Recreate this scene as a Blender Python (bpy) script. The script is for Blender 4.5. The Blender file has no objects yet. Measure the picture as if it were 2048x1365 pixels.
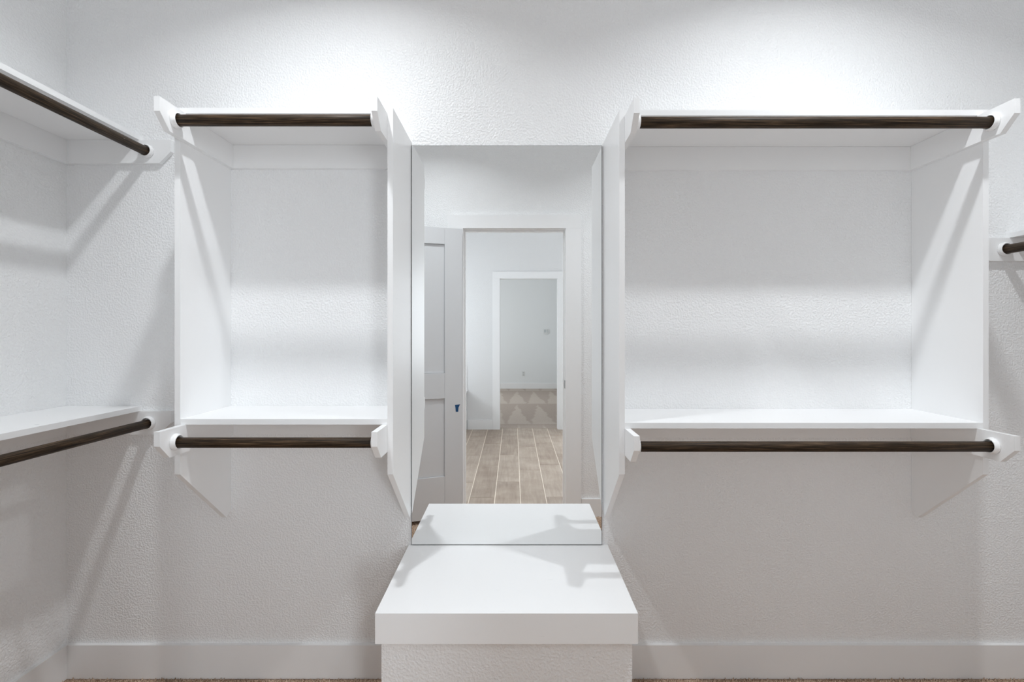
import bpy, bmesh, math, random
import numpy as np
from mathutils import Vector, Matrix

random.seed(7)
scene = bpy.context.scene
C = scene.collection

# ------------------------------------------------------------------ camera
# x: along the back wall, y: depth (back wall at 0, camera side negative), z: up (metres)
CAM_D, CAM_H = 2.0, 1.38
cam_data = bpy.data.cameras.new('camera')
cam_data.sensor_width = 36.0
cam_data.sensor_fit = 'HORIZONTAL'
cam_data.lens = 1000.0 / 2048.0 * 36.0
cam_data.shift_x = -3.0 / 2048.0
cam_data.shift_y = -18.5 / 2048.0
cam_data.clip_start = 0.02
cam = bpy.data.objects.new('camera', cam_data)
cam.location = (0.0, -CAM_D, CAM_H)
cam.rotation_euler = (math.pi / 2, 0, 0)
C.objects.link(cam)
scene.camera = cam

# ------------------------------------------------------------------ world, exposure
world = bpy.data.worlds.new('world')
scene.world = world
world.use_nodes = True
wb = world.node_tree.nodes['Background']
wb.inputs[0].default_value = (0.72, 0.84, 1.0, 1)
wb.inputs[1].default_value = 1.0
world.cycles.sampling_method = 'NONE'
scene.view_settings.view_transform = 'Standard'
scene.view_settings.look = 'None'
scene.view_settings.gamma = 1.0
scene.view_settings.exposure = 0.45
scene.view_settings.use_curve_mapping = False
cy = scene.cycles
cy.use_denoising = True
cy.use_adaptive_sampling = True
cy.adaptive_threshold = 0.045
cy.max_bounces = 11
cy.diffuse_bounces = 9
cy.glossy_bounces = 4
cy.sample_clamp_indirect = 6.0

# lamp powers (the lamps themselves are built further down)
P_CLOSET = 8.9
P_BATH_WINDOW = 20.0
P_BATH_FILL_WINDOW = 37.0
P_BATH_FILL_LAMP = 3.0
P_BEDROOM_WINDOW = 42.0

# ------------------------------------------------------------------ node helpers
def new_mat(name):
    m = bpy.data.materials.new(name)
    m.use_nodes = True
    nt = m.node_tree
    return m, nt, nt.nodes['Principled BSDF']

def N(nt, kind, **kw):
    n = nt.nodes.new(kind)
    for k, v in kw.items():
        if k.startswith('i_'):
            n.inputs[k[2:].replace('_', ' ')].default_value = v
        else:
            setattr(n, k, v)
    return n

def L(nt, a, b):
    nt.links.new(a, b)

def ramp(nt, fac, stops):
    r = nt.nodes.new('ShaderNodeValToRGB')
    els = r.color_ramp.elements
    while len(els) < len(stops):
        els.new(0.5)
    for e, (p, c) in zip(els, stops):
        e.position = p
        e.color = (*c, 1)
    L(nt, fac, r.inputs[0])
    return r

def bump(nt, bsdf, height, strength, dist):
    b = nt.nodes.new('ShaderNodeBump')
    b.inputs['Strength'].default_value = strength
    b.inputs['Distance'].default_value = dist
    L(nt, height, b.inputs['Height'])
    L(nt, b.outputs[0], bsdf.inputs['Normal'])
    return b

def math_node(nt, op, a, b=None):
    n = nt.nodes.new('ShaderNodeMath')
    n.operation = op
    for i, v in enumerate((a, b)):
        if v is None:
            continue
        if isinstance(v, (int, float)):
            n.inputs[i].default_value = v
        else:
            L(nt, v, n.inputs[i])
    return n.outputs[0]

# ------------------------------------------------------------------ materials
def wall_paint(name, col, rough=0.42, strength=0.45):
    m, nt, p = new_mat(name)
    p.inputs['Base Color'].default_value = (*col, 1)
    p.inputs['Roughness'].default_value = rough
    p.inputs['Specular IOR Level'].default_value = 0.5
    g = N(nt, 'ShaderNodeNewGeometry')
    n1 = N(nt, 'ShaderNodeTexNoise', i_Scale=125.0, i_Detail=1.0, i_Roughness=0.5)
    L(nt, g.outputs['Position'], n1.inputs['Vector'])
    s1 = N(nt, 'ShaderNodeMapRange', interpolation_type='SMOOTHSTEP')
    s1.inputs[1].default_value = 0.34
    s1.inputs[2].default_value = 0.68
    L(nt, n1.outputs['Fac'], s1.inputs[0])
    bump(nt, p, s1.outputs[0], strength, 0.0028)
    return m

def trim_paint(name, col, rough=0.32):
    m, nt, p = new_mat(name)
    p.inputs['Base Color'].default_value = (*col, 1)
    p.inputs['Roughness'].default_value = rough
    p.inputs['Specular IOR Level'].default_value = 0.5
    g = N(nt, 'ShaderNodeNewGeometry')
    mp = N(nt, 'ShaderNodeMapping')
    mp.inputs['Scale'].default_value = (6, 40, 40)
    n1 = N(nt, 'ShaderNodeTexNoise', i_Scale=4.0, i_Detail=0.0)
    L(nt, g.outputs['Position'], mp.inputs[0])
    L(nt, mp.outputs[0], n1.inputs['Vector'])
    L(nt, math_node(nt, 'ADD', math_node(nt, 'MULTIPLY', n1.outputs['Fac'], 0.12), rough - 0.06), p.inputs['Roughness'])
    return m

M = {}
M['wall'] = wall_paint('white_wall_paint', (0.919, 0.925, 0.930))
M['ceiling'] = wall_paint('ceiling_paint', (0.93, 0.93, 0.93), 0.6, 0.3)
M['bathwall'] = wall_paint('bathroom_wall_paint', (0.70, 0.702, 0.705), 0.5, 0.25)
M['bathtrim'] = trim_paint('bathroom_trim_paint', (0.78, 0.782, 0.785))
M['bedwall'] = wall_paint('bedroom_wall_paint', (0.735, 0.75, 0.755), 0.5, 0.2)
M['trim'] = trim_paint('white_trim_paint', (0.925, 0.928, 0.932))
M['socket'] = trim_paint('white_plastic', (0.92, 0.92, 0.92), 0.28)
M['door'] = trim_paint('door_paint', (0.72, 0.73, 0.745), 0.4)

def rod_wood():
    m, nt, p = new_mat('dark_stained_wood')
    tc = N(nt, 'ShaderNodeTexCoord')
    oi = N(nt, 'ShaderNodeObjectInfo')
    off = N(nt, 'ShaderNodeVectorMath', operation='ADD')
    sc_ = N(nt, 'ShaderNodeVectorMath', operation='SCALE')
    sc_.inputs['Scale'].default_value = 37.0
    cmb = N(nt, 'ShaderNodeCombineXYZ')
    L(nt, oi.outputs['Random'], cmb.inputs[0])
    L(nt, oi.outputs['Random'], cmb.inputs[1])
    L(nt, cmb.outputs[0], sc_.inputs[0])
    L(nt, tc.outputs['Object'], off.inputs[0])
    L(nt, sc_.outputs[0], off.inputs[1])
    mp = N(nt, 'ShaderNodeMapping')
    mp.inputs['Scale'].default_value = (5, 190, 190)
    L(nt, off.outputs[0], mp.inputs[0])
    n1 = N(nt, 'ShaderNodeTexNoise', i_Scale=1.6, i_Detail=6.0, i_Roughness=0.62)
    L(nt, mp.outputs[0], n1.inputs['Vector'])
    r = ramp(nt, n1.outputs['Fac'], [(0.33, (0.007, 0.004, 0.002)), (0.49, (0.030, 0.018, 0.009)),
                                     (0.61, (0.080, 0.049, 0.027)), (0.74, (0.20, 0.13, 0.078))])
    # pale chips where the stain is rubbed off
    mp2 = N(nt, 'ShaderNodeMapping')
    mp2.inputs['Scale'].default_value = (14, 90, 90)
    L(nt, off.outputs[0], mp2.inputs[0])
    n2 = N(nt, 'ShaderNodeTexNoise', i_Scale=1.3, i_Detail=2.0)
    L(nt, mp2.outputs[0], n2.inputs['Vector'])
    r2 = ramp(nt, n2.outputs['Fac'], [(0.795, (0, 0, 0)), (0.81, (1, 1, 1))])
    mx = N(nt, 'ShaderNodeMix', data_type='RGBA')
    L(nt, r2.outputs[0], mx.inputs[0])
    L(nt, r.outputs[0], mx.inputs[6])
    mx.inputs[7].default_value = (0.42, 0.37, 0.30, 1)
    L(nt, mx.outputs[2], p.inputs['Base Color'])
    p.inputs['Roughness'].default_value = 0.5
    p.inputs['Specular IOR Level'].default_value = 0.2
    bump(nt, p, n1.outputs['Fac'], 0.35, 0.002)
    return m
M['rod'] = rod_wood()

m, nt, p = new_mat('mirror_silver')
p.inputs['Base Color'].default_value = (0.93, 0.94, 0.94, 1)
p.inputs['Metallic'].default_value = 1.0
p.inputs['Roughness'].default_value = 0.0
M['mirror'] = m
m, nt, p = new_mat('mirror_edge')
p.inputs['Base Color'].default_value = (0.09, 0.10, 0.10, 1)
p.inputs['Roughness'].default_value = 0.35
M['mirror_edge'] = m

def carpet_mat(name, dark, mid, light, scale):
    m, nt, p = new_mat(name)
    g = N(nt, 'ShaderNodeNewGeometry')
    n1 = N(nt, 'ShaderNodeTexNoise', i_Scale=scale, i_Detail=2.0)
    n2 = N(nt, 'ShaderNodeTexNoise', i_Scale=5.0, i_Detail=2.0)
    L(nt, g.outputs['Position'], n1.inputs['Vector'])
    L(nt, g.outputs['Position'], n2.inputs['Vector'])
    f = math_node(nt, 'ADD', n1.outputs['Fac'], math_node(nt, 'MULTIPLY', math_node(nt, 'SUBTRACT', n2.outputs['Fac'], 0.5), 0.35))
    r = ramp(nt, f, [(0.32, dark), (0.5, mid), (0.68, light)])
    L(nt, r.outputs[0], p.inputs['Base Color'])
    p.inputs['Roughness'].default_value = 0.95
    p.inputs['Specular IOR Level'].default_value = 0.1
    bump(nt, p, n1.outputs['Fac'], 0.5, 0.006)
    return m
M['carpet'] = carpet_mat('brown_carpet', (0.26, 0.16, 0.10), (0.53, 0.375, 0.27), (0.78, 0.615, 0.485), 160.0)

def bedroom_carpet():
    m, nt, p = new_mat('taupe_carpet')
    g = N(nt, 'ShaderNodeNewGeometry')
    sep = N(nt, 'ShaderNodeSeparateXYZ')
    nd = N(nt, 'ShaderNodeTexNoise', i_Scale=3.0, i_Detail=2.0)
    L(nt, g.outputs['Position'], nd.inputs['Vector'])
    L(nt, g.outputs['Position'], sep.inputs[0])
    wob = math_node(nt, 'MULTIPLY', math_node(nt, 'SUBTRACT', nd.outputs['Fac'], 0.5), 0.16)
    # brushed nap in wedges left by a vacuum cleaner: rows 2.0 m deep, wedges 0.42 m wide
    rowv = math_node(nt, 'FRACT', math_node(nt, 'DIVIDE', math_node(nt, 'ADD', sep.outputs['Y'], 7.58 + 21.0), 2.1))
    xw = math_node(nt, 'ADD', sep.outputs['X'], wob)
    tri = math_node(nt, 'MULTIPLY', math_node(nt, 'ABSOLUTE', math_node(nt, 'SUBTRACT', math_node(nt, 'FRACT', math_node(nt, 'DIVIDE', math_node(nt, 'ADD', xw, 10.0), 0.38)), 0.5)), 2.0)
    inv = math_node(nt, 'SUBTRACT', 1.0, rowv)
    wedge = N(nt, 'ShaderNodeMapRange')
    L(nt, math_node(nt, 'SUBTRACT', math_node(nt, 'SUBTRACT', 0.95, tri), inv), wedge.inputs[0])
    wedge.inputs[1].default_value = -0.08
    wedge.inputs[2].default_value = 0.08
    fine = N(nt, 'ShaderNodeTexNoise', i_Scale=60.0, i_Detail=3.0)
    L(nt, g.outputs['Position'], fine.inputs['Vector'])
    f = math_node(nt, 'ADD', math_node(nt, 'MULTIPLY', wedge.outputs[0], 0.34), math_node(nt, 'MULTIPLY', fine.outputs['Fac'], 0.55))
    r = ramp(nt, f, [(0.1, (0.34, 0.285, 0.245)), (0.85, (0.52, 0.455, 0.405))])
    L(nt, r.outputs[0], p.inputs['Base Color'])
    p.inputs['Roughness'].default_value = 0.95
    p.inputs['Specular IOR Level'].default_value = 0.1
    bump(nt, p, fine.outputs['Fac'], 0.4, 0.006)
    return m
M['bedcarpet'] = bedroom_carpet()

def plank_mat():
    m, nt, p = new_mat('wood_look_tile')
    tc = N(nt, 'ShaderNodeTexCoord')
    oi = N(nt, 'ShaderNodeObjectInfo')
    cmb = N(nt, 'ShaderNodeCombineXYZ')
    rv = math_node(nt, 'MULTIPLY', oi.outputs['Random'], 53.0)
    L(nt, rv, cmb.inputs[0]); L(nt, rv, cmb.inputs[2])
    off = N(nt, 'ShaderNodeVectorMath', operation='ADD')
    L(nt, tc.outputs['Object'], off.inputs[0]); L(nt, cmb.outputs[0], off.inputs[1])
    mp = N(nt, 'ShaderNodeMapping')
    mp.inputs['Scale'].default_value = (34, 2.4, 10)
    L(nt, off.outputs[0], mp.inputs[0])
    n1 = N(nt, 'ShaderNodeTexNoise', i_Scale=1.2, i_Detail=5.0, i_Roughness=0.6, i_Distortion=0.6)
    L(nt, mp.outputs[0], n1.inputs['Vector'])
    n2 = N(nt, 'ShaderNodeTexNoise', i_Scale=5.0, i_Detail=3.0)
    L(nt, off.outputs[0], n2.inputs['Vector'])
    f = math_node(nt, 'ADD', math_node(nt, 'MULTIPLY', n1.outputs['Fac'], 0.5), math_node(nt, 'MULTIPLY', n2.outputs['Fac'], 0.5))
    f = math_node(nt, 'ADD', f, math_node(nt, 'MULTIPLY', math_node(nt, 'SUBTRACT', oi.outputs['Random'], 0.5), 0.16))
    r = ramp(nt, f, [(0.30, (0.25, 0.188, 0.142)), (0.52, (0.355, 0.285, 0.226)), (0.74, (0.46, 0.385, 0.32))])
    L(nt, r.outputs[0], p.inputs['Base Color'])
    p.inputs['Roughness'].default_value = 0.45
    bump(nt, p, n1.outputs['Fac'], 0.1, 0.002)
    return m
M['plank'] = plank_mat()

def plain(name, col, rough=0.5, metal=0.0, noise=0.06):
    m, nt, p = new_mat(name)
    g = N(nt, 'ShaderNodeTexCoord')
    n1 = N(nt, 'ShaderNodeTexNoise', i_Scale=30.0, i_Detail=2.0)
    L(nt, g.outputs['Object'], n1.inputs['Vector'])
    lo = tuple(c * (1 - noise) for c in col); hi = tuple(min(1, c * (1 + noise)) for c in col)
    r = ramp(nt, n1.outputs['Fac'], [(0.3, lo), (0.7, hi)])
    L(nt, r.outputs[0], p.inputs['Base Color'])
    p.inputs['Roughness'].default_value = rough
    p.inputs['Metallic'].default_value = metal
    return m
M['grout'] = plain('pale_grout', (0.72, 0.64, 0.545), 0.85)
M['tape'] = plain('blue_tape', (0.004, 0.07, 0.20), 0.6, 0, 0.15)
M['bronze'] = plain('dark_metal', (0.10, 0.10, 0.10), 0.35, 0.8)
M['porcelain'] = plain('white_acrylic', (0.84, 0.84, 0.84), 0.15, 0, 0.01)
M['walltile'] = plain('white_wall_tile', (0.82, 0.82, 0.82), 0.2, 0, 0.02)
M['plate'] = plain('off_white_plastic', (0.66, 0.67, 0.66), 0.4, 0, 0.02)
M['screen'] = plain('grey_display', (0.50, 0.53, 0.54), 0.3, 0, 0.05)
M['slot'] = plain('outlet_slot', (0.47, 0.49, 0.49), 0.5, 0, 0.05)

def emit(name, col, s):
    m, nt, p = new_mat(name)
    p.inputs['Base Color'].default_value = (0.9, 0.9, 0.9, 1)
    p.inputs['Emission Color'].default_value = (*col, 1)
    p.inputs['Emission Strength'].default_value = s
    m.cycles.emission_sampling = 'NONE'
    return m
M['lens'] = emit('lit_lens', (1.0, 0.98, 0.95), 12.0)
m, nt, p = new_mat('window_glass')
p.inputs['Base Color'].default_value = (0.95, 0.97, 0.98, 1)
p.inputs['Roughness'].default_value = 0.02
p.inputs['Transmission Weight'].default_value = 1.0
p.inputs['IOR'].default_value = 1.45
M['glass'] = m

# ------------------------------------------------------------------ object helpers
WLOC = {}

def link(name, me, loc, parent=None, mat=None):
    o = bpy.data.objects.new(name, me)
    C.objects.link(o)
    loc = Vector(loc)
    WLOC[o.name] = loc
    if parent is not None:
        o.parent = parent
        o.location = loc - WLOC[parent.name]
    else:
        o.location = loc
    if mat is not None and me is not None and not me.materials:
        me.materials.append(M[mat])
    return o

def tag(o, label, cat=None, group=None, kind=None):
    o['label'] = label
    if cat: o['category'] = cat
    if group: o['group'] = group
    if kind: o['kind'] = kind
    return o

def thing(name, loc, label, cat, group=None, kind=None):
    o = link(name, None, loc)
    o.empty_display_size = 0.1
    return tag(o, label, cat, group, kind)

def mesh_from_bm(name, bm):
    bmesh.ops.recalc_face_normals(bm, faces=bm.faces)
    me = bpy.data.meshes.new(name)
    bm.to_mesh(me)
    bm.free()
    return me

def centred(bm):
    lo = Vector((1e9,) * 3); hi = Vector((-1e9,) * 3)
    for v in bm.verts:
        for i in range(3):
            lo[i] = min(lo[i], v.co[i]); hi[i] = max(hi[i], v.co[i])
    c = Vector(((lo.x + hi.x) / 2, (lo.y + hi.y) / 2, lo.z))
    bmesh.ops.translate(bm, verts=bm.verts, vec=-c)
    return c

def finish(name, bm, mat, parent=None, bev=0.0, smooth=False, segs=2):
    if bev > 0:
        edges = [e for e in bm.edges if len(e.link_faces) == 2 and e.calc_face_angle(0) > 0.3]
        bmesh.ops.bevel(bm, geom=edges, offset=bev, segments=segs, affect='EDGES', profile=0.5)
    c = centred(bm)
    me = mesh_from_bm(name, bm)
    if smooth:
        for f in me.polygons:
            f.use_smooth = True
    return link(name, me, c, parent, mat)

def add_box(bm, x0, x1, y0, y1, z0, z1):
    vs = [bm.verts.new((x, y, z)) for x in (x0, x1) for y in (y0, y1) for z in (z0, z1)]
    for f in ((0, 1, 3, 2), (4, 6, 7, 5), (0, 4, 5, 1), (2, 3, 7, 6), (0, 2, 6, 4), (1, 5, 7, 3)):
        bm.faces.new([vs[i] for i in f])

def box(name, x0, x1, y0, y1, z0, z1, mat, parent=None, bev=0.0):
    bm = bmesh.new()
    add_box(bm, min(x0, x1), max(x0, x1), min(y0, y1), max(y0, y1), z0, z1)
    return finish(name, bm, mat, parent, bev)

def prism(name, pts, axis, a0, a1, mat, parent=None, bev=0.0):
    """pts: outline in the two remaining axes (in xyz order), extruded along axis from a0 to a1."""
    bm = bmesh.new()
    def mk(p, a):
        q = list(p)
        q.insert('xyz'.index(axis), a)
        return bm.verts.new(q)
    A = [mk(p, a0) for p in pts]; B = [mk(p, a1) for p in pts]
    bm.faces.new(A); bm.faces.new(list(reversed(B)))
    n = len(pts)
    for i in range(n):
        bm.faces.new([A[i], B[i], B[(i + 1) % n], A[(i + 1) % n]])
    return finish(name, bm, mat, parent, bev)

def lathe_mesh(name, prof, seg=40):
    """prof: list of (radius, along) closed around; axis = local x."""
    bm = bmesh.new()
    rings = []
    for k in range(seg):
        a = 2 * math.pi * k / seg
        rings.append([bm.verts.new((x, r * math.cos(a), r * math.sin(a))) for r, x in prof])
    n = len(prof)
    for k in range(seg):
        for i in range(n):
            j = (i + 1) % n
            bm.faces.new([rings[k][i], rings[k][j], rings[(k + 1) % seg][j], rings[(k + 1) % seg][i]])
    me = mesh_from_bm(name, bm)
    for f in me.polygons:
        f.use_smooth = True
    return me

# ------------------------------------------------------------------ dimensions
XL, XR = -1.788, 2.272           # closet side walls
YF = -1.75                       # closet face of the door wall
CEIL = 3.13
T = 0.12
DX0, DX1, DZ = -0.372, 0.386, 2.147   # closet door opening
YB = YF - T                      # bathroom face of that wall
YBF = -5.08                      # far wall of the bathroom
BX0, BX1 = -1.75, 2.2
YC = YBF - T                     # bedroom side
OX0, OX1, OZ = -0.191, 0.623, 2.13
YD = -10.12                      # bedroom far wall
EX0, EX1 = -2.2, 1.2

# ------------------------------------------------------------------ structure: closet
def struct(o, label, cat):
    return tag(o, label, cat, kind='structure')

struct(box('wall_back', XL - T, XR + T, 0, T, 0, CEIL, 'wall'), 'white textured back wall behind mirror, bench and both shelf units', 'wall')
struct(box('wall_left', XL - T, XL, YF, 0, 0, CEIL, 'wall'), 'white textured side wall carrying the two dark rods at far left', 'wall')
struct(box('wall_right', XR, XR + T, YF, 0, 0, CEIL, 'wall'), 'white side wall beyond the single short rod at far right', 'wall')
J = 0.019
struct(prism('wall_front', [(XL - T, 0), (XL - T, CEIL), (XR + T, CEIL), (XR + T, 0), (DX1 + J, 0), (DX1 + J, DZ + J), (DX0 - J, DZ + J), (DX0 - J, 0)],
             'y', YB, YF, 'wall'), 'white closet wall with the doorway, seen in the mirror', 'wall')
struct(box('ceiling', XL - T, XR + T, YB, T, CEIL, CEIL + 0.05, 'ceiling'), 'white closet ceiling with two recessed lights', 'ceiling')
floor = struct(box('floor', XL - T, XR + T, YF - 0.06, T, -0.06, -0.003, 'carpet'), 'brown carpeted closet floor below the baseboards', 'floor')

BBH, BBT = 0.134, 0.015
def baseboard(name, x0, x1, y0, y1, label, mat='trim'):
    o = box(name, x0, x1, y0, y1, 0.0, BBH, mat, None, 0.002)
    return struct(o, label, 'baseboard')
BNX0, BNX1, BND = -0.418, 0.376, 0.49     # bench slab
BBX0, BBX1, BBD = -0.404, 0.363, 0.47     # bench body
baseboard('baseboard_back_left', XL + BBT + 0.0005, BBX0 - 0.001, -BBT, 0, 'white baseboard on back wall between the left corner and the bench')
baseboard('baseboard_back_right', BBX1 + 0.001, XR - BBT - 0.0005, -BBT, 0, 'white baseboard on back wall to the right of the bench')
baseboard('baseboard_left', XL, XL + BBT, YF + BBT + 0.001, 0, 'white baseboard receding along the left side wall')
baseboard('baseboard_right', XR - BBT, XR, YF + BBT + 0.001, 0, 'white baseboard along the right side wall')
CW = 0.118
baseboard('baseboard_front_right', DX1 + CW + 0.003, XR, YF, YF + BBT, 'white baseboard reflected beside the right door casing')
baseboard('baseboard_front_left', XL, DX0 - CW - 0.003, YF, YF + BBT, 'white baseboard behind the open panelled door')

# door lining and casing of the closet doorway
t1 = thing('trim_1', ((DX0 + DX1) / 2, YF, 0), 'white casing and jamb around the closet doorway, reflected in the mirror', 'door casing', kind='structure')
CT = 0.017
for s, (xa, xb) in ((0, (DX0 - CW, DX0 - 0.004)), (1, (DX1 + 0.004, DX1 + CW))):
    box('casing', xa, xb, YF, YF + CT, 0, DZ + 0.004, 'trim', t1, 0.0015)
box('head_casing', DX0 - CW, DX1 + CW, YF, YF + CT, DZ + 0.0045, DZ + 0.104, 'trim', t1, 0.0015)
for xa, xb in ((DX0 - J, DX0), (DX1, DX1 + J)):
    jb = box('jamb', xa, xb, YB, YF, 0, DZ, 'trim', t1, 0.001)
    if xa > 0:
        box('strike_plate', DX1 - 0.0016, DX1 - 0.0002, YF - 0.034, YF - 0.002, 0.955, 1.015, 'bronze', jb)
        jamb_r = jb
box('head_jamb', DX0 - J, DX1 + J, YB, YF, DZ, DZ + J, 'trim', t1, 0.001)
for xa, xb in ((DX0, DX0 + 0.011), (DX1 - 0.011, DX1)):
    box('door_stop', xa, xb, YF - 0.078, YF - 0.042, 0, DZ - 0.0115, 'trim', t1, 0.001)
box('head_stop', DX0, DX1, YF - 0.078, YF - 0.042, DZ - 0.011, DZ, 'trim', t1, 0.001)
for s, (xa, xb) in ((0, (DX0 - CW, DX0 - 0.004)), (1, (DX1 + 0.004, DX1 + CW))):
    box('casing', xa, xb, YB - CT, YB, 0, DZ + 0.004, 'trim', t1, 0.0015)
box('head_casing', DX0 - CW, DX1 + CW, YB - CT, YB, DZ + 0.0045, DZ + 0.104, 'trim', t1, 0.0015)

# the open closet door: local x runs from the hinge, local y is thickness
door = thing('door_1', (DX0 - 0.014, YF + 0.024, 0.03), 'grey-white two-panel door standing open, reflected at left in the mirror', 'door', kind='structure')
DW, DH, DT = 0.752, 2.105, 0.035
def dpart(name, x0, x1, y0, y1, z0, z1, mat='door', bev=0.002, parent=None):
    bm = bmesh.new()
    add_box(bm, x0, x1, y0, y1, z0, z1)
    if bev:
        bmesh.ops.bevel(bm, geom=bm.edges[:], offset=bev, segments=2, affect='EDGES')
    c = centred(bm)
    o = bpy.data.objects.new(name, mesh_from_bm(name, bm))
    C.objects.link(o)
    o.data.materials.append(M[mat])
    o.parent = parent or door
    o.location = c
    return o
y0d, y1d = -0.006 - DT, -0.006
ST = 0.135
for xa, xb in ((0.002, ST), (DW - ST, DW)):
    dpart('stile', xa, xb, y0d, y1d, 0, DH)
for za, zb in ((0, 0.30), (0.865, 1.05), (1.985, DH)):
    dpart('rail', ST + 0.0003, DW - ST - 0.0003, y0d, y1d, za, zb)
for za, zb in ((0.302, 0.863), (1.052, 1.983)):
    dpart('panel', ST + 0.001, DW - ST - 0.001, y0d + 0.013, y1d - 0.013, za, zb, 'door', 0.0)
for z in (0.2, 1.05, 1.9):
    bm = bmesh.new()
    bmesh.ops.create_cone(bm, cap_ends=True, segments=12, radius1=0.006, radius2=0.006, depth=0.09)
    add_box(bm, 0.0, 0.0295, -0.008, -0.0055, -0.045, 0.045)
    o = bpy.data.objects.new('hinge', mesh_from_bm('hinge', bm)); C.objects.link(o)
    o.data.materials.append(M['bronze']); o.parent = door; o.location = (0, 0, z)
door.rotation_euler = (0, 0, math.radians(160))
door['label'] = door['label']
# strip of masking tape stuck on the door (built in the door's frame, kept a thing of its own)
dm = Matrix.Translation(door.location) @ Matrix.Rotation(math.radians(160), 4, 'Z')
bm = bmesh.new()
tp = [(0.021, 0.818), (0.060, 0.815), (0.056, 0.798), (0.053, 0.765), (0.035, 0.764), (0.033, 0.795)]
fa = [bm.verts.new((x, y0d - 0.0015, z)) for x, z in tp]
fb = [bm.verts.new((x, y0d - 0.0005, z)) for x, z in tp]
bm.faces.new(fa); bm.faces.new(list(reversed(fb)))
for i in range(6):
    bm.faces.new([fa[i], fb[i], fb[(i + 1) % 6], fa[(i + 1) % 6]])
bmesh.ops.transform(bm, matrix=dm, verts=bm.verts)
tag(finish('masking_tape', bm, 'tape'), 'torn scrap of blue masking tape stuck on the open door', 'tape')

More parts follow.
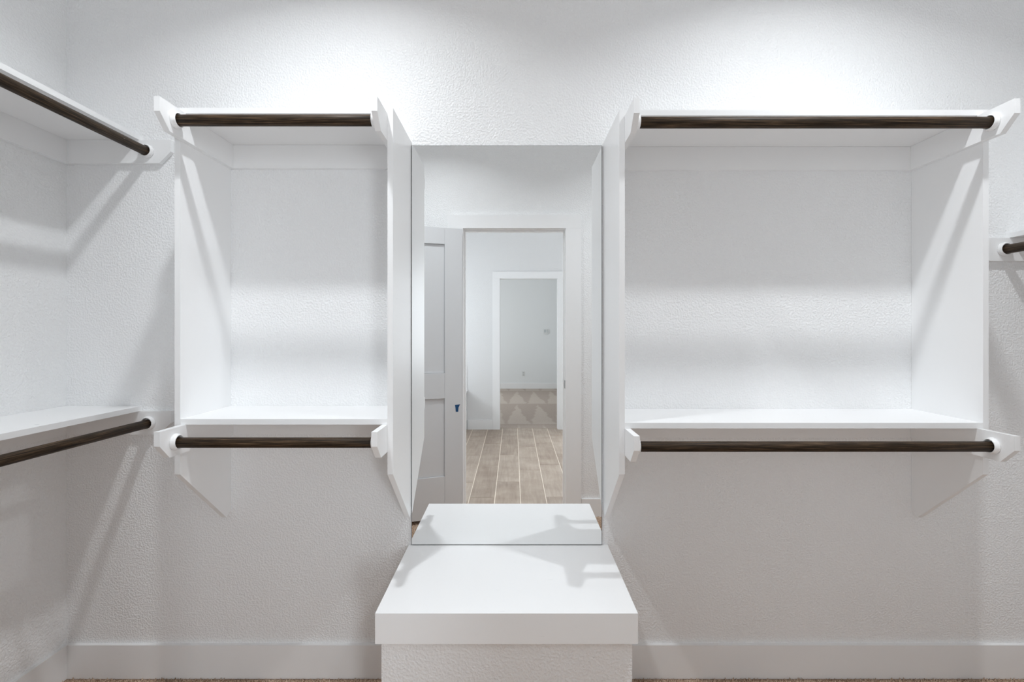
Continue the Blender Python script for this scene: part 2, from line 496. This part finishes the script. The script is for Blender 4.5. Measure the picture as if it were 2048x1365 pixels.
# ------------------------------------------------------------------ structure: bathroom beyond the doorway
def bathroom():
    vx0, vx1, vz0, vz1 = 1.34, 2.14, 0.85, 2.3
    bm = bmesh.new()
    for a in ((BX0, OX0 - J, 0, CEIL), (OX0 - J, OX1 + J, OZ + J, CEIL), (OX1 + J, vx0, 0, CEIL), (vx0, vx1, 0, vz0), (vx0, vx1, vz1, CEIL), (vx1, BX1, 0, CEIL)):
        add_box(bm, a[0], a[1], YC, YBF, a[2], a[3])
    bmesh.ops.remove_doubles(bm, verts=bm.verts, dist=1e-5)
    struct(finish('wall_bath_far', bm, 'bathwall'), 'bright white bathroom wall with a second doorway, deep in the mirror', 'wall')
    w = thing('added_fill_window', ((vx0 + vx1) / 2, YBF - 0.06, vz0), 'tall white framed fill-light window, added unseen beside the bedroom doorway', 'window', kind='structure')  # unseen window, added to send fill light onto the lower left closet
    for xa, xb in ((vx0, vx0 + 0.05), (vx1 - 0.05, vx1)):
        box('window_frame', xa, xb, YBF - 0.09, YBF - 0.03, vz0 + 0.05, vz1 - 0.05, 'trim', w)
    for za, zb in ((vz0, vz0 + 0.05), (vz1 - 0.05, vz1)):
        box('window_frame', vx0, vx1, YBF - 0.09, YBF - 0.03, za, zb, 'trim', w)
    box('pane', vx0 + 0.05, vx1 - 0.05, YBF - 0.07, YBF - 0.064, vz0 + 0.05, vz1 - 0.05, 'glass', w)
    la = bpy.data.lights.new('added_window_fill', 'AREA')
    la.shape = 'RECTANGLE'; la.size = vx1 - vx0 - 0.1; la.size_y = vz1 - vz0 - 0.1; la.energy = P_BATH_FILL_WINDOW; la.color = (0.90, 0.955, 1.0)
    lo = bpy.data.objects.new('added_window_fill', la); C.objects.link(lo)
    lo.location = ((vx0 + vx1) / 2, YBF - 0.02, (vz0 + vz1) / 2); lo.rotation_euler = (math.pi / 2, 0, 0)
    # window wall over the tub
    wy0, wy1, wz0, wz1 = -4.55, -3.35, 1.15, 2.2
    bm = bmesh.new()
    for a in ((YBF, wy0, 0, CEIL), (wy1, YB, 0, CEIL), (wy0, wy1, 0, wz0), (wy0, wy1, wz1, CEIL)):
        add_box(bm, BX0 - T, BX0, a[0], a[1], a[2], a[3])
    bmesh.ops.remove_doubles(bm, verts=bm.verts, dist=1e-5)
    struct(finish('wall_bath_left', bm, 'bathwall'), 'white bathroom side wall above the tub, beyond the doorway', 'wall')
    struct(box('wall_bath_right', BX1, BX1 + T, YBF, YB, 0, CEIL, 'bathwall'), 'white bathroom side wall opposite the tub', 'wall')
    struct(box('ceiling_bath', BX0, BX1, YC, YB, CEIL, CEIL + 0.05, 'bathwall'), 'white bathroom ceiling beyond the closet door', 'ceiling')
    w = thing('window_1', (BX0 - 0.06, (wy0 + wy1) / 2, wz0), 'white framed bathroom window above the tub', 'window', kind='structure')
    for ya, yb in ((wy0, wy0 + 0.05), (wy1 - 0.05, wy1)):
        box('window_frame', BX0 - 0.09, BX0 - 0.03, ya, yb, wz0 + 0.05, wz1 - 0.05, 'trim', w)
    for za, zb in ((wz0, wz0 + 0.05), (wz1 - 0.05, wz1)):
        box('window_frame', BX0 - 0.09, BX0 - 0.03, wy0, wy1, za, zb, 'trim', w)
    box('pane', BX0 - 0.07, BX0 - 0.064, wy0 + 0.05, wy1 - 0.05, wz0 + 0.05, wz1 - 0.05, 'glass', w)
    la = bpy.data.lights.new('bath_daylight', 'AREA')
    la.shape = 'RECTANGLE'; la.size = 1.0; la.size_y = 0.9; la.energy = P_BATH_WINDOW; la.color = (0.90, 0.955, 1.0)
    lo = bpy.data.objects.new('bath_daylight', la); C.objects.link(lo)
    lo.location = (BX0 - 0.02, (wy0 + wy1) / 2, (wz0 + wz1) / 2); lo.rotation_euler = (0, -math.pi / 2, 0)
    # tile floor
    fl = struct(box('floor_bath', BX0 - 0.02, BX1 + 0.02, YC + 0.04, YF - 0.06, -0.06, -0.0022, 'grout'), 'taupe wood-look plank tile floor beyond the doorway', 'floor')
    PW, PL, G = 0.2115, 1.01, 0.0075
    ph = {-3: 0.25, -2: 0.55, -1: 0.13, 0: 0.57, 1: 0.96, 2: 0.15, 3: 0.6}   # stagger of each column (m, as depth)
    x0 = -0.154
    meshes = {}
    for c in range(-8, 12):
        xa = x0 + c * PW
        xb = xa + PW
        if xa < BX0 or xb > BX1: continue
        off = ph.get(c + 0, (c * 0.37) % 1.0)
        z = 3.81
        # joints at virtual depth off + k*PL
        k = math.floor((3.81 - off) / PL)
        while True:
            za, zb = off + k * PL, off + (k + 1) * PL
            k += 1
            ya, yb = max(za, 3.812), min(zb, 7.158)
            if za >= 7.158: break
            if yb - ya < 0.03: continue
            key = round(yb - ya, 3)
            if key not in meshes:
                bm = bmesh.new()
                add_box(bm, -PW / 2 + G / 2, PW / 2 - G / 2, -(yb - ya) / 2 + G / 2, (yb - ya) / 2 - G / 2, -0.0021, 0.0)
                top = [e for e in bm.edges if all(v.co.z > -0.001 for v in e.verts)]
                bmesh.ops.bevel(bm, geom=top, offset=0.0008, segments=1, affect='EDGES')
                me = mesh_from_bm('plank', bm); me.materials.append(M['plank']); meshes[key] = me
            link('plank', meshes[key], ((xa + xb) / 2, 2.0 - (ya + yb) / 2, 0), fl)
    # far doorway casing
    t2 = thing('trim_2', ((OX0 + OX1) / 2, YBF, 0), 'white casing around the far bedroom doorway, deep in the mirror', 'door casing', kind='structure')
    cw = 0.106
    for yy, sg in ((YBF, 1), (YC, -1)):
        for xa, xb in ((OX0 - cw, OX0 - 0.004), (OX1 + 0.004, OX1 + cw)):
            box('casing', xa, xb, yy, yy + sg * 0.017, 0, OZ + 0.004, 'bathtrim', t2, 0.0015)
        box('head_casing', OX0 - cw, OX1 + cw, yy, yy + sg * 0.017, OZ + 0.0045, OZ + 0.10, 'bathtrim', t2, 0.0015)
    for xa, xb in ((OX0 - J, OX0), (OX1, OX1 + J)):
        box('jamb', xa, xb, YC, YBF, 0, OZ, 'bathtrim', t2, 0.001)
    box('head_jamb', OX0 - J, OX1 + J, YC, YBF, OZ, OZ + J, 'bathtrim', t2, 0.001)
    baseboard('baseboard_bath_left', -0.648, OX0 - cw - 0.002, YBF, YBF + BBT, 'white baseboard between the tub and the far door casing', 'bathtrim')
    baseboard('baseboard_bath_right', OX1 + cw + 0.002, BX1, YBF, YBF + BBT, 'white baseboard beyond the far door casing', 'bathtrim')
    # built-in tub
    tx0, tx1, ty0, ty1, tz = BX0 + 0.002, -0.650, YBF + 0.002, -3.45, 0.559
    tub = thing('bathtub', ((tx0 + tx1) / 2, (ty0 + ty1) / 2, 0), 'white built-in bathtub corner glimpsed beside the open door', 'bathtub')
    box('apron', tx1 - 0.03, tx1 - 0.012, ty0, ty1, 0, tz - 0.03, 'porcelain', tub, 0.002)
    box('end_panel', tx0, tx1 - 0.031, ty1 - 0.02, ty1, 0, tz - 0.03, 'porcelain', tub, 0.002)
    cx, cy_, ax, ay = (tx0 + tx1) / 2, (ty0 + ty1) / 2, 0.38, 0.66
    bm = bmesh.new()
    n = 48
    def ell(s, z): return [bm.verts.new((cx + s * ax * math.cos(2 * math.pi * i / n), cy_ + s * ay * math.sin(2 * math.pi * i / n), z)) for i in range(n)]
    def rect(z):
        out = []
        hx, hy = (tx1 - tx0) / 2, (ty1 - ty0) / 2
        for i in range(n):
            a = 2 * math.pi * i / n
            c_, s_ = math.cos(a), math.sin(a)
            k = 1 / max(abs(c_), abs(s_))
            out.append(bm.verts.new((cx + hx * c_ * k, cy_ + hy * s_ * k, z)))
        return out
    rings = [rect(tz - 0.03), rect(tz), ell(1.0, tz), ell(0.97, tz - 0.02), ell(0.85, tz - 0.25), ell(0.7, tz - 0.42), ell(0.3, tz - 0.44)]
    for A, B in zip(rings, rings[1:]):
        for i in range(n):
            bm.faces.new([A[i], A[(i + 1) % n], B[(i + 1) % n], B[i]])
    bm.faces.new(rings[-1])
    finish('basin', bm, 'porcelain', tub)
    # splash tiles on the far wall above the tub deck
    sp = thing('tile_splash', ((tx0 + tx1) / 2, YBF, tz), 'white square tile splash on the wall above the tub deck', 'tile splash')
    for r in range(2):
        w_ = 0.1555
        for c in range(7):
            xb = -0.660 - c * w_
            box('tile', xb - w_ + 0.002, xb, YBF + 0.0005, YBF + 0.011, tz + 0.002 + r * 0.172, tz + 0.171 + r * 0.172, 'walltile', sp, 0.002)
    g_b = 'unseen fill lights added in the bathroom ceiling'  # unseen lamps added to brighten the tile floor and light the closet doorway
    downlight(-0.55, -2.75, P_BATH_FILL_LAMP, 'round recessed fill light added unseen in the bathroom ceiling, on the tub side of the doorway', g_b, 105)
    downlight(0.65, -2.75, P_BATH_FILL_LAMP, 'round recessed fill light added unseen in the bathroom ceiling, away from the tub', g_b, 105)

# ------------------------------------------------------------------ bedroom beyond
def bedroom():
    struct(box('wall_bedroom_far', EX0, EX1, YD - T, YD, 0, CEIL, 'bedwall'), 'pale blue-grey bedroom wall at the very back of the reflection', 'wall')
    struct(box('wall_bedroom_right', EX1, EX1 + T, YD, YC, 0, CEIL, 'bedwall'), 'pale bedroom wall on the door side', 'wall')
    wy0, wy1, wz0, wz1 = -9.2, -6.6, 0.7, 2.3
    bm = bmesh.new()
    for a in ((YD, wy0, 0, CEIL), (wy1, YC, 0, CEIL), (wy0, wy1, 0, wz0), (wy0, wy1, wz1, CEIL)):
        add_box(bm, EX0 - T, EX0, a[0], a[1], a[2], a[3])
    bmesh.ops.remove_doubles(bm, verts=bm.verts, dist=1e-5)
    struct(finish('wall_bedroom_left', bm, 'bedwall'), 'pale bedroom wall holding the daylight window', 'wall')
    struct(box('wall_bedroom_near', EX0, BX0, YC, YBF, 0, CEIL, 'wall'), 'short white wall return beside the bedroom doorway', 'wall')
    struct(box('ceiling_bedroom', EX0, EX1, YD, YC, CEIL, CEIL + 0.05, 'ceiling'), 'white bedroom ceiling beyond the second doorway', 'ceiling')
    struct(box('floor_bedroom', EX0, EX1, YD, YC + 0.04, -0.06, 0.002, 'bedcarpet'), 'taupe bedroom carpet with brushed wedge marks', 'floor')
    baseboard('baseboard_bedroom', EX0, EX1, YD, YD + BBT, 'white baseboard under the outlet on the bedroom wall', 'bathtrim')
    w = thing('window_2', (EX0 - 0.06, (wy0 + wy1) / 2, wz0), 'wide white framed bedroom window letting in daylight', 'window', kind='structure')
    for ya, yb in ((wy0, wy0 + 0.06), ((wy0 + wy1) / 2 - 0.03, (wy0 + wy1) / 2 + 0.03), (wy1 - 0.06, wy1)):
        box('window_frame', EX0 - 0.09, EX0 - 0.03, ya, yb, wz0 + 0.06, wz1 - 0.06, 'trim', w)
    for za, zb in ((wz0, wz0 + 0.06), (wz1 - 0.06, wz1)):
        box('window_frame', EX0 - 0.09, EX0 - 0.03, wy0, wy1, za, zb, 'trim', w)
    mid = (wy0 + wy1) / 2
    for ya, yb in ((wy0 + 0.06, mid - 0.03), (mid + 0.03, wy1 - 0.06)):
        box('pane', EX0 - 0.07, EX0 - 0.064, ya, yb, wz0 + 0.06, wz1 - 0.06, 'glass', w)
    la = bpy.data.lights.new('bedroom_daylight', 'AREA')
    la.shape = 'RECTANGLE'; la.size = 1.5; la.size_y = 2.4; la.energy = P_BEDROOM_WINDOW; la.color = (0.95, 0.985, 1.0)
    lo = bpy.data.objects.new('bedroom_daylight', la); C.objects.link(lo)
    lo.location = (EX0 - 0.02, mid, (wz0 + wz1) / 2); lo.rotation_euler = (0, -math.pi / 2, 0)
    # thermostat and outlet on the far wall
    th = thing('thermostat', (0.787, YD, 1.32), 'small square thermostat on the bedroom wall, deep in the reflection', 'thermostat')
    box('housing', 0.727, 0.847, YD, YD + 0.022, 1.33, 1.445, 'plate', th, 0.004)
    box('display', 0.738, 0.788, YD + 0.0222, YD + 0.024, 1.362, 1.432, 'screen', th)
    for i in range(2):
        box('button', 0.806, 0.832, YD + 0.0222, YD + 0.025, 1.362 + i * 0.04, 1.392 + i * 0.04, 'screen', th, 0.001)
    ou = thing('wall_outlet', (0.242, YD, 0.30), 'small duplex outlet low on the bedroom wall, above the baseboard', 'outlet')
    box('faceplate', 0.205, 0.279, YD, YD + 0.006, 0.305, 0.42, 'plate', ou, 0.002)
    for i in range(2):
        rc = box('receptacle', 0.225, 0.259, YD + 0.0062, YD + 0.009, 0.318 + i * 0.052, 0.352 + i * 0.052, 'slot', ou, 0.001)

# ------------------------------------------------------------------ lamps
def downlight(x, y, power, label, group, spread=129):
    d = thing('recessed_light', (x, y, CEIL), label, 'ceiling light', group)
    me = lathe_mesh('trim_ring', [(0.046, 0.0), (0.0485, 0.006), (0.066, 0.004), (0.069, 0.0)], 40)
    r = link('trim_ring', me, (x, y, CEIL - 0.0002), d, 'socket')
    r.rotation_euler = (0, math.pi / 2, 0)
    bm = bmesh.new()
    bmesh.ops.create_cone(bm, cap_ends=True, segments=40, radius1=0.0455, radius2=0.0455, depth=0.003)
    link('lens', mesh_from_bm('lens', bm), (x, y, CEIL - 0.0018), d, 'lens')
    la = bpy.data.lights.new('lamp', 'AREA')
    la.shape = 'DISK'; la.size = 0.085; la.spread = math.radians(spread); la.energy = power; la.color = (0.93, 0.97, 1.0)
    lo = bpy.data.objects.new('lamp', la); C.objects.link(lo)
    lo.parent = d
    lo.location = (0, 0, -0.008)
    return d

g_l = 'recessed lights in the closet ceiling'
downlight(-0.66, -0.84, P_CLOSET, 'round recessed ceiling light above the left shelf unit', g_l)
downlight(1.15, -0.84, P_CLOSET, 'round recessed ceiling light above the right shelf unit', g_l)

# ------------------------------------------------------------------ closet joinery
TH = 0.019
SD = 0.305       # shelf and panel depth
SL = 0.430       # hanging strip length
SH = 0.092       # strip height
CH = 0.046       # strip nose chamfer

sock_prof = [(0.0195, 0.0), (0.0195, 0.013), (0.0205, 0.0155), (0.0225, 0.0165), (0.0245, 0.0150), (0.0262, 0.010), (0.0272, 0.004), (0.0272, 0.0)]
sock_me = lathe_mesh('rod_socket', sock_prof)
sock_me.materials.append(M['socket'])

def strip_pts(ztop, d0=0.0005):
    return [(d0, ztop - SH), (SL - CH, ztop - SH), (SL, ztop - CH), (SL, ztop), (d0, ztop)]

def side_strip(parent, x0, x1, ztop, face, rod_d, rod_z):
    """strip against a side panel of a unit on the back wall; face = +1 or -1: direction of the visible face"""
    pts = [(-d, z) for d, z in strip_pts(ztop)]
    s = prism('hanging_strip', pts, 'x', x0, x1, 'trim', parent, 0.0012)
    xf = x1 if face > 0 else x0
    k = link('rod_socket', sock_me, (xf, -rod_d, rod_z), s)
    if face < 0:
        k.rotation_euler = (0, 0, math.pi)
    return s

def wall_strip(parent, wall_x, sgn, y0, y1, ztop, face, rod_d, rod_z):
    """strip at the end of a side-wall shelf, running out from the side wall (sgn = direction into the room)"""
    pts = [(wall_x + sgn * d, z) for d, z in strip_pts(ztop)]
    s = prism('hanging_strip', pts, 'y', y0, y1, 'trim', parent, 0.0012)
    yf = y0 if face < 0 else y1
    k = link('rod_socket', sock_me, (wall_x + sgn * rod_d, yf, rod_z), s)
    k.rotation_euler = (0, 0, -math.pi / 2 if face < 0 else math.pi / 2)
    return s

def rod(p0, p1, r, label, group):
    p0, p1 = Vector(p0), Vector(p1)
    Ln = (p1 - p0).length
    seg = 28
    bm = bmesh.new()
    prof = [(-Ln / 2, r * 0.86), (-Ln / 2 + 0.003, r), (-Ln / 4, r), (0, r), (Ln / 4, r), (Ln / 2 - 0.003, r), (Ln / 2, r * 0.86)]
    rings = []
    for x, rr in prof:
        rings.append([bm.verts.new((x, rr * math.cos(2 * math.pi * k / seg), rr * math.sin(2 * math.pi * k / seg))) for k in range(seg)])
    for A, B in zip(rings, rings[1:]):
        for k in range(seg):
            bm.faces.new([A[k], A[(k + 1) % seg], B[(k + 1) % seg], B[k]])
    bm.faces.new(rings[0]); bm.faces.new(list(reversed(rings[-1])))
    me = mesh_from_bm('clothes_rod', bm)
    for f in me.polygons:
        f.use_smooth = len(f.vertices) == 4
    o = link('clothes_rod', me, (p0 + p1) / 2, None, 'rod')
    d = (p1 - p0).normalized()
    o.rotation_euler = (0, 0, math.atan2(d.y, d.x))
    return tag(o, label, 'clothes rod', group)

ROD_D = 0.360
g_r = 'dark wooden clothes rods'

def shelf_unit(x0, x1, z_top, z_low, name_label, rod_labels):
    """x0..x1: outer faces of the two side panels; z_top / z_low: upper faces of the two shelves"""
    u = thing('closet_shelf_unit', ((x0 + x1) / 2, -SD / 2, 0.64), name_label, 'shelf unit', 'double-hang shelf units on the back wall')
    pp = [(-0.0005, z_top), (-SD, z_top), (-SD, 0.896), (-0.030, 0.648), (-0.0005, 0.668)]
    for xa in (x0, x1 - TH):
        prism('side_panel', pp, 'x', xa, xa + TH, 'trim', u, 0.001)
    ix0, ix1 = x0 + TH, x1 - TH
    for zt, rr, lab in ((z_top, 0.0182, rod_labels[0]), (z_low, 0.0168, rod_labels[1])):
        box('shelf', ix0 + 0.0003, ix1 - 0.0003, -SD, -0.0005, zt - TH, zt, 'trim', u, 0.0012)
        st = zt - TH - 0.0004
        rz = st - SH / 2
        side_strip(u, ix0 + 0.0003, ix0 + TH, st, +1, ROD_D, rz)
        side_strip(u, ix1 - TH, ix1 - 0.0003, st, -1, ROD_D, rz)
        box('back_cleat', ix0 + TH + 0.0003, ix1 - TH - 0.0003, -TH, -0.0005, st - SH, st, 'trim', u, 0.0012)
        rod((ix0 + TH + 0.002, -ROD_D, rz - (0.0193 - rr)), (ix1 - TH - 0.002, -ROD_D, rz - (0.0193 - rr)), rr, lab, g_r)
    return u

shelf_unit(-1.149, -0.4085, 2.140, 1.084, 'narrow white two-shelf hanging unit to the left of the mirror',
           ('upper dark wooden rod of the narrow unit left of the mirror', 'lower dark wooden rod of the narrow unit left of the mirror'))
shelf_unit(0.3585, 1.611, 2.133, 1.071, 'wide white two-shelf hanging unit to the right of the mirror',
           ('upper dark wooden rod of the wide unit right of the mirror', 'lower nearly black rod of the wide unit right of the mirror'))

def side_shelf(wall_x, sgn, z_top, rod_d, rr, label, rod_label):
    u = thing('wall_shelf', (wall_x + sgn * SD / 2, YF / 2, z_top - 0.12), label, 'shelf', 'white shelves along the side walls')
    y0, y1 = YF + 0.0005, -0.0005
    box('shelf', wall_x + sgn * 0.0005, wall_x + sgn * SD, y0, y1, z_top - TH, z_top, 'trim', u, 0.0012)
    st = z_top - TH - 0.0004
    rz = st - SH / 2
    wall_strip(u, wall_x, sgn, -TH, -0.0005, st, -1, rod_d, rz)
    wall_strip(u, wall_x, sgn, y0, y0 + TH, st, +1, rod_d, rz)
    box('back_cleat', wall_x + sgn * 0.0005, wall_x + sgn * TH, y0 + TH + 0.0004, -TH - 0.0004, st - SH, st, 'trim', u, 0.0012)
    xr = wall_x + sgn * rod_d
    rod((xr, -TH - 0.002, rz - (0.0193 - rr)), (xr, y0 + TH + 0.002, rz - (0.0193 - rr)), rr, rod_label, g_r)

side_shelf(XL, +1, 2.160, 0.337, 0.0178, 'upper white shelf along the left side wall, high over the lower one',
           'upper dark rod running back along the left side wall')
side_shelf(XL, +1, 1.084, 0.343, 0.0168, 'lower white shelf along the left side wall, seen from above',
           'lower dark rod running back along the left side wall')
side_shelf(XR, -1, 1.772, 0.330, 0.0178, 'short visible end of white shelf at the far right edge',
           'short visible rod end at the far right edge')

# ------------------------------------------------------------------ mirror
mr = thing('wall_mirror', (-0.027, -0.006, 0.53), 'tall frameless mirror between the two shelf units, standing on the bench', 'mirror')
mx0, mx1, mz0, mz1 = -0.4065, 0.3525, 0.5305, 2.124
bm = bmesh.new()
add_box(bm, mx0, mx1, -0.0055, -0.0015, mz0, mz1)
finish('backing', bm, 'mirror_edge', mr)
bm = bmesh.new()
add_box(bm, mx0 + 0.0015, mx1 - 0.0015, -0.0075, -0.0057, mz0 + 0.0015, mz1 - 0.0015)
finish('mirror_glass', bm, 'mirror', mr)

# ------------------------------------------------------------------ bench
bn = thing('built_in_bench', ((BNX0 + BNX1) / 2, -BND / 2, 0), 'white built-in bench with thick slab top below the mirror', 'bench')
box('bench_body', BBX0, BBX1, -BBD, -0.0005, 0.0, 0.4355, 'wall', bn, 0.004)
box('bench_top', BNX0, BNX1, -BND, -0.0005, 0.436, 0.5285, 'trim', bn, 0.0022)

# ------------------------------------------------------------------ rooms seen in the mirror
bathroom()
bedroom()

# ------------------------------------------------------------------ carpet pile of the closet
rng = np.random.default_rng(3)
step = 0.0085
xs = np.arange(XL + 0.017, XR - 0.017, step)
ys = np.arange(YF + 0.017, -0.0165, step)
gx, gy = np.meshgrid(xs, ys)
gx = gx.ravel() + rng.uniform(-.003, .003, gx.size)
gy = gy.ravel() + rng.uniform(-.003, .003, gy.size)
keep = ~((gx > BBX0 - 0.004) & (gx < BBX1 + 0.004) & (gy > -BBD - 0.004))
gx, gy = gx[keep], gy[keep]
n = gx.size
h = rng.uniform(0.008, 0.015, n)
a = rng.uniform(0, 2 * np.pi, n)
lean = rng.normal(0, 0.003, (n, 2))
V = np.empty((n, 4, 3))
for k in range(3):
    V[:, k, 0] = gx + 0.0052 * np.cos(a + k * 2.0944)
    V[:, k, 1] = gy + 0.0052 * np.sin(a + k * 2.0944)
    V[:, k, 2] = -0.003
V[:, 3, 0] = gx + lean[:, 0]
V[:, 3, 1] = np.minimum(gy + lean[:, 1], -0.016)
V[:, 3, 2] = h - 0.003
base = np.arange(n) * 4
F = np.stack([np.stack([base, base + 1, base + 3], 1), np.stack([base + 1, base + 2, base + 3], 1), np.stack([base + 2, base, base + 3], 1)], 1).reshape(-1, 3)
me = bpy.data.meshes.new('carpet_pile')
me.vertices.add(n * 4)
me.vertices.foreach_set('co', V.reshape(-1))
me.loops.add(F.size)
me.loops.foreach_set('vertex_index', F.reshape(-1).astype(np.int32))
me.polygons.add(len(F))
me.polygons.foreach_set('loop_start', np.arange(0, F.size, 3, dtype=np.int32))
me.update(calc_edges=True)
me.materials.append(M['carpet'])
o = link('carpet_pile', me, (0, 0, 0), floor)
o['label'] = 'short twisted brown carpet pile'
o['kind'] = 'stuff'
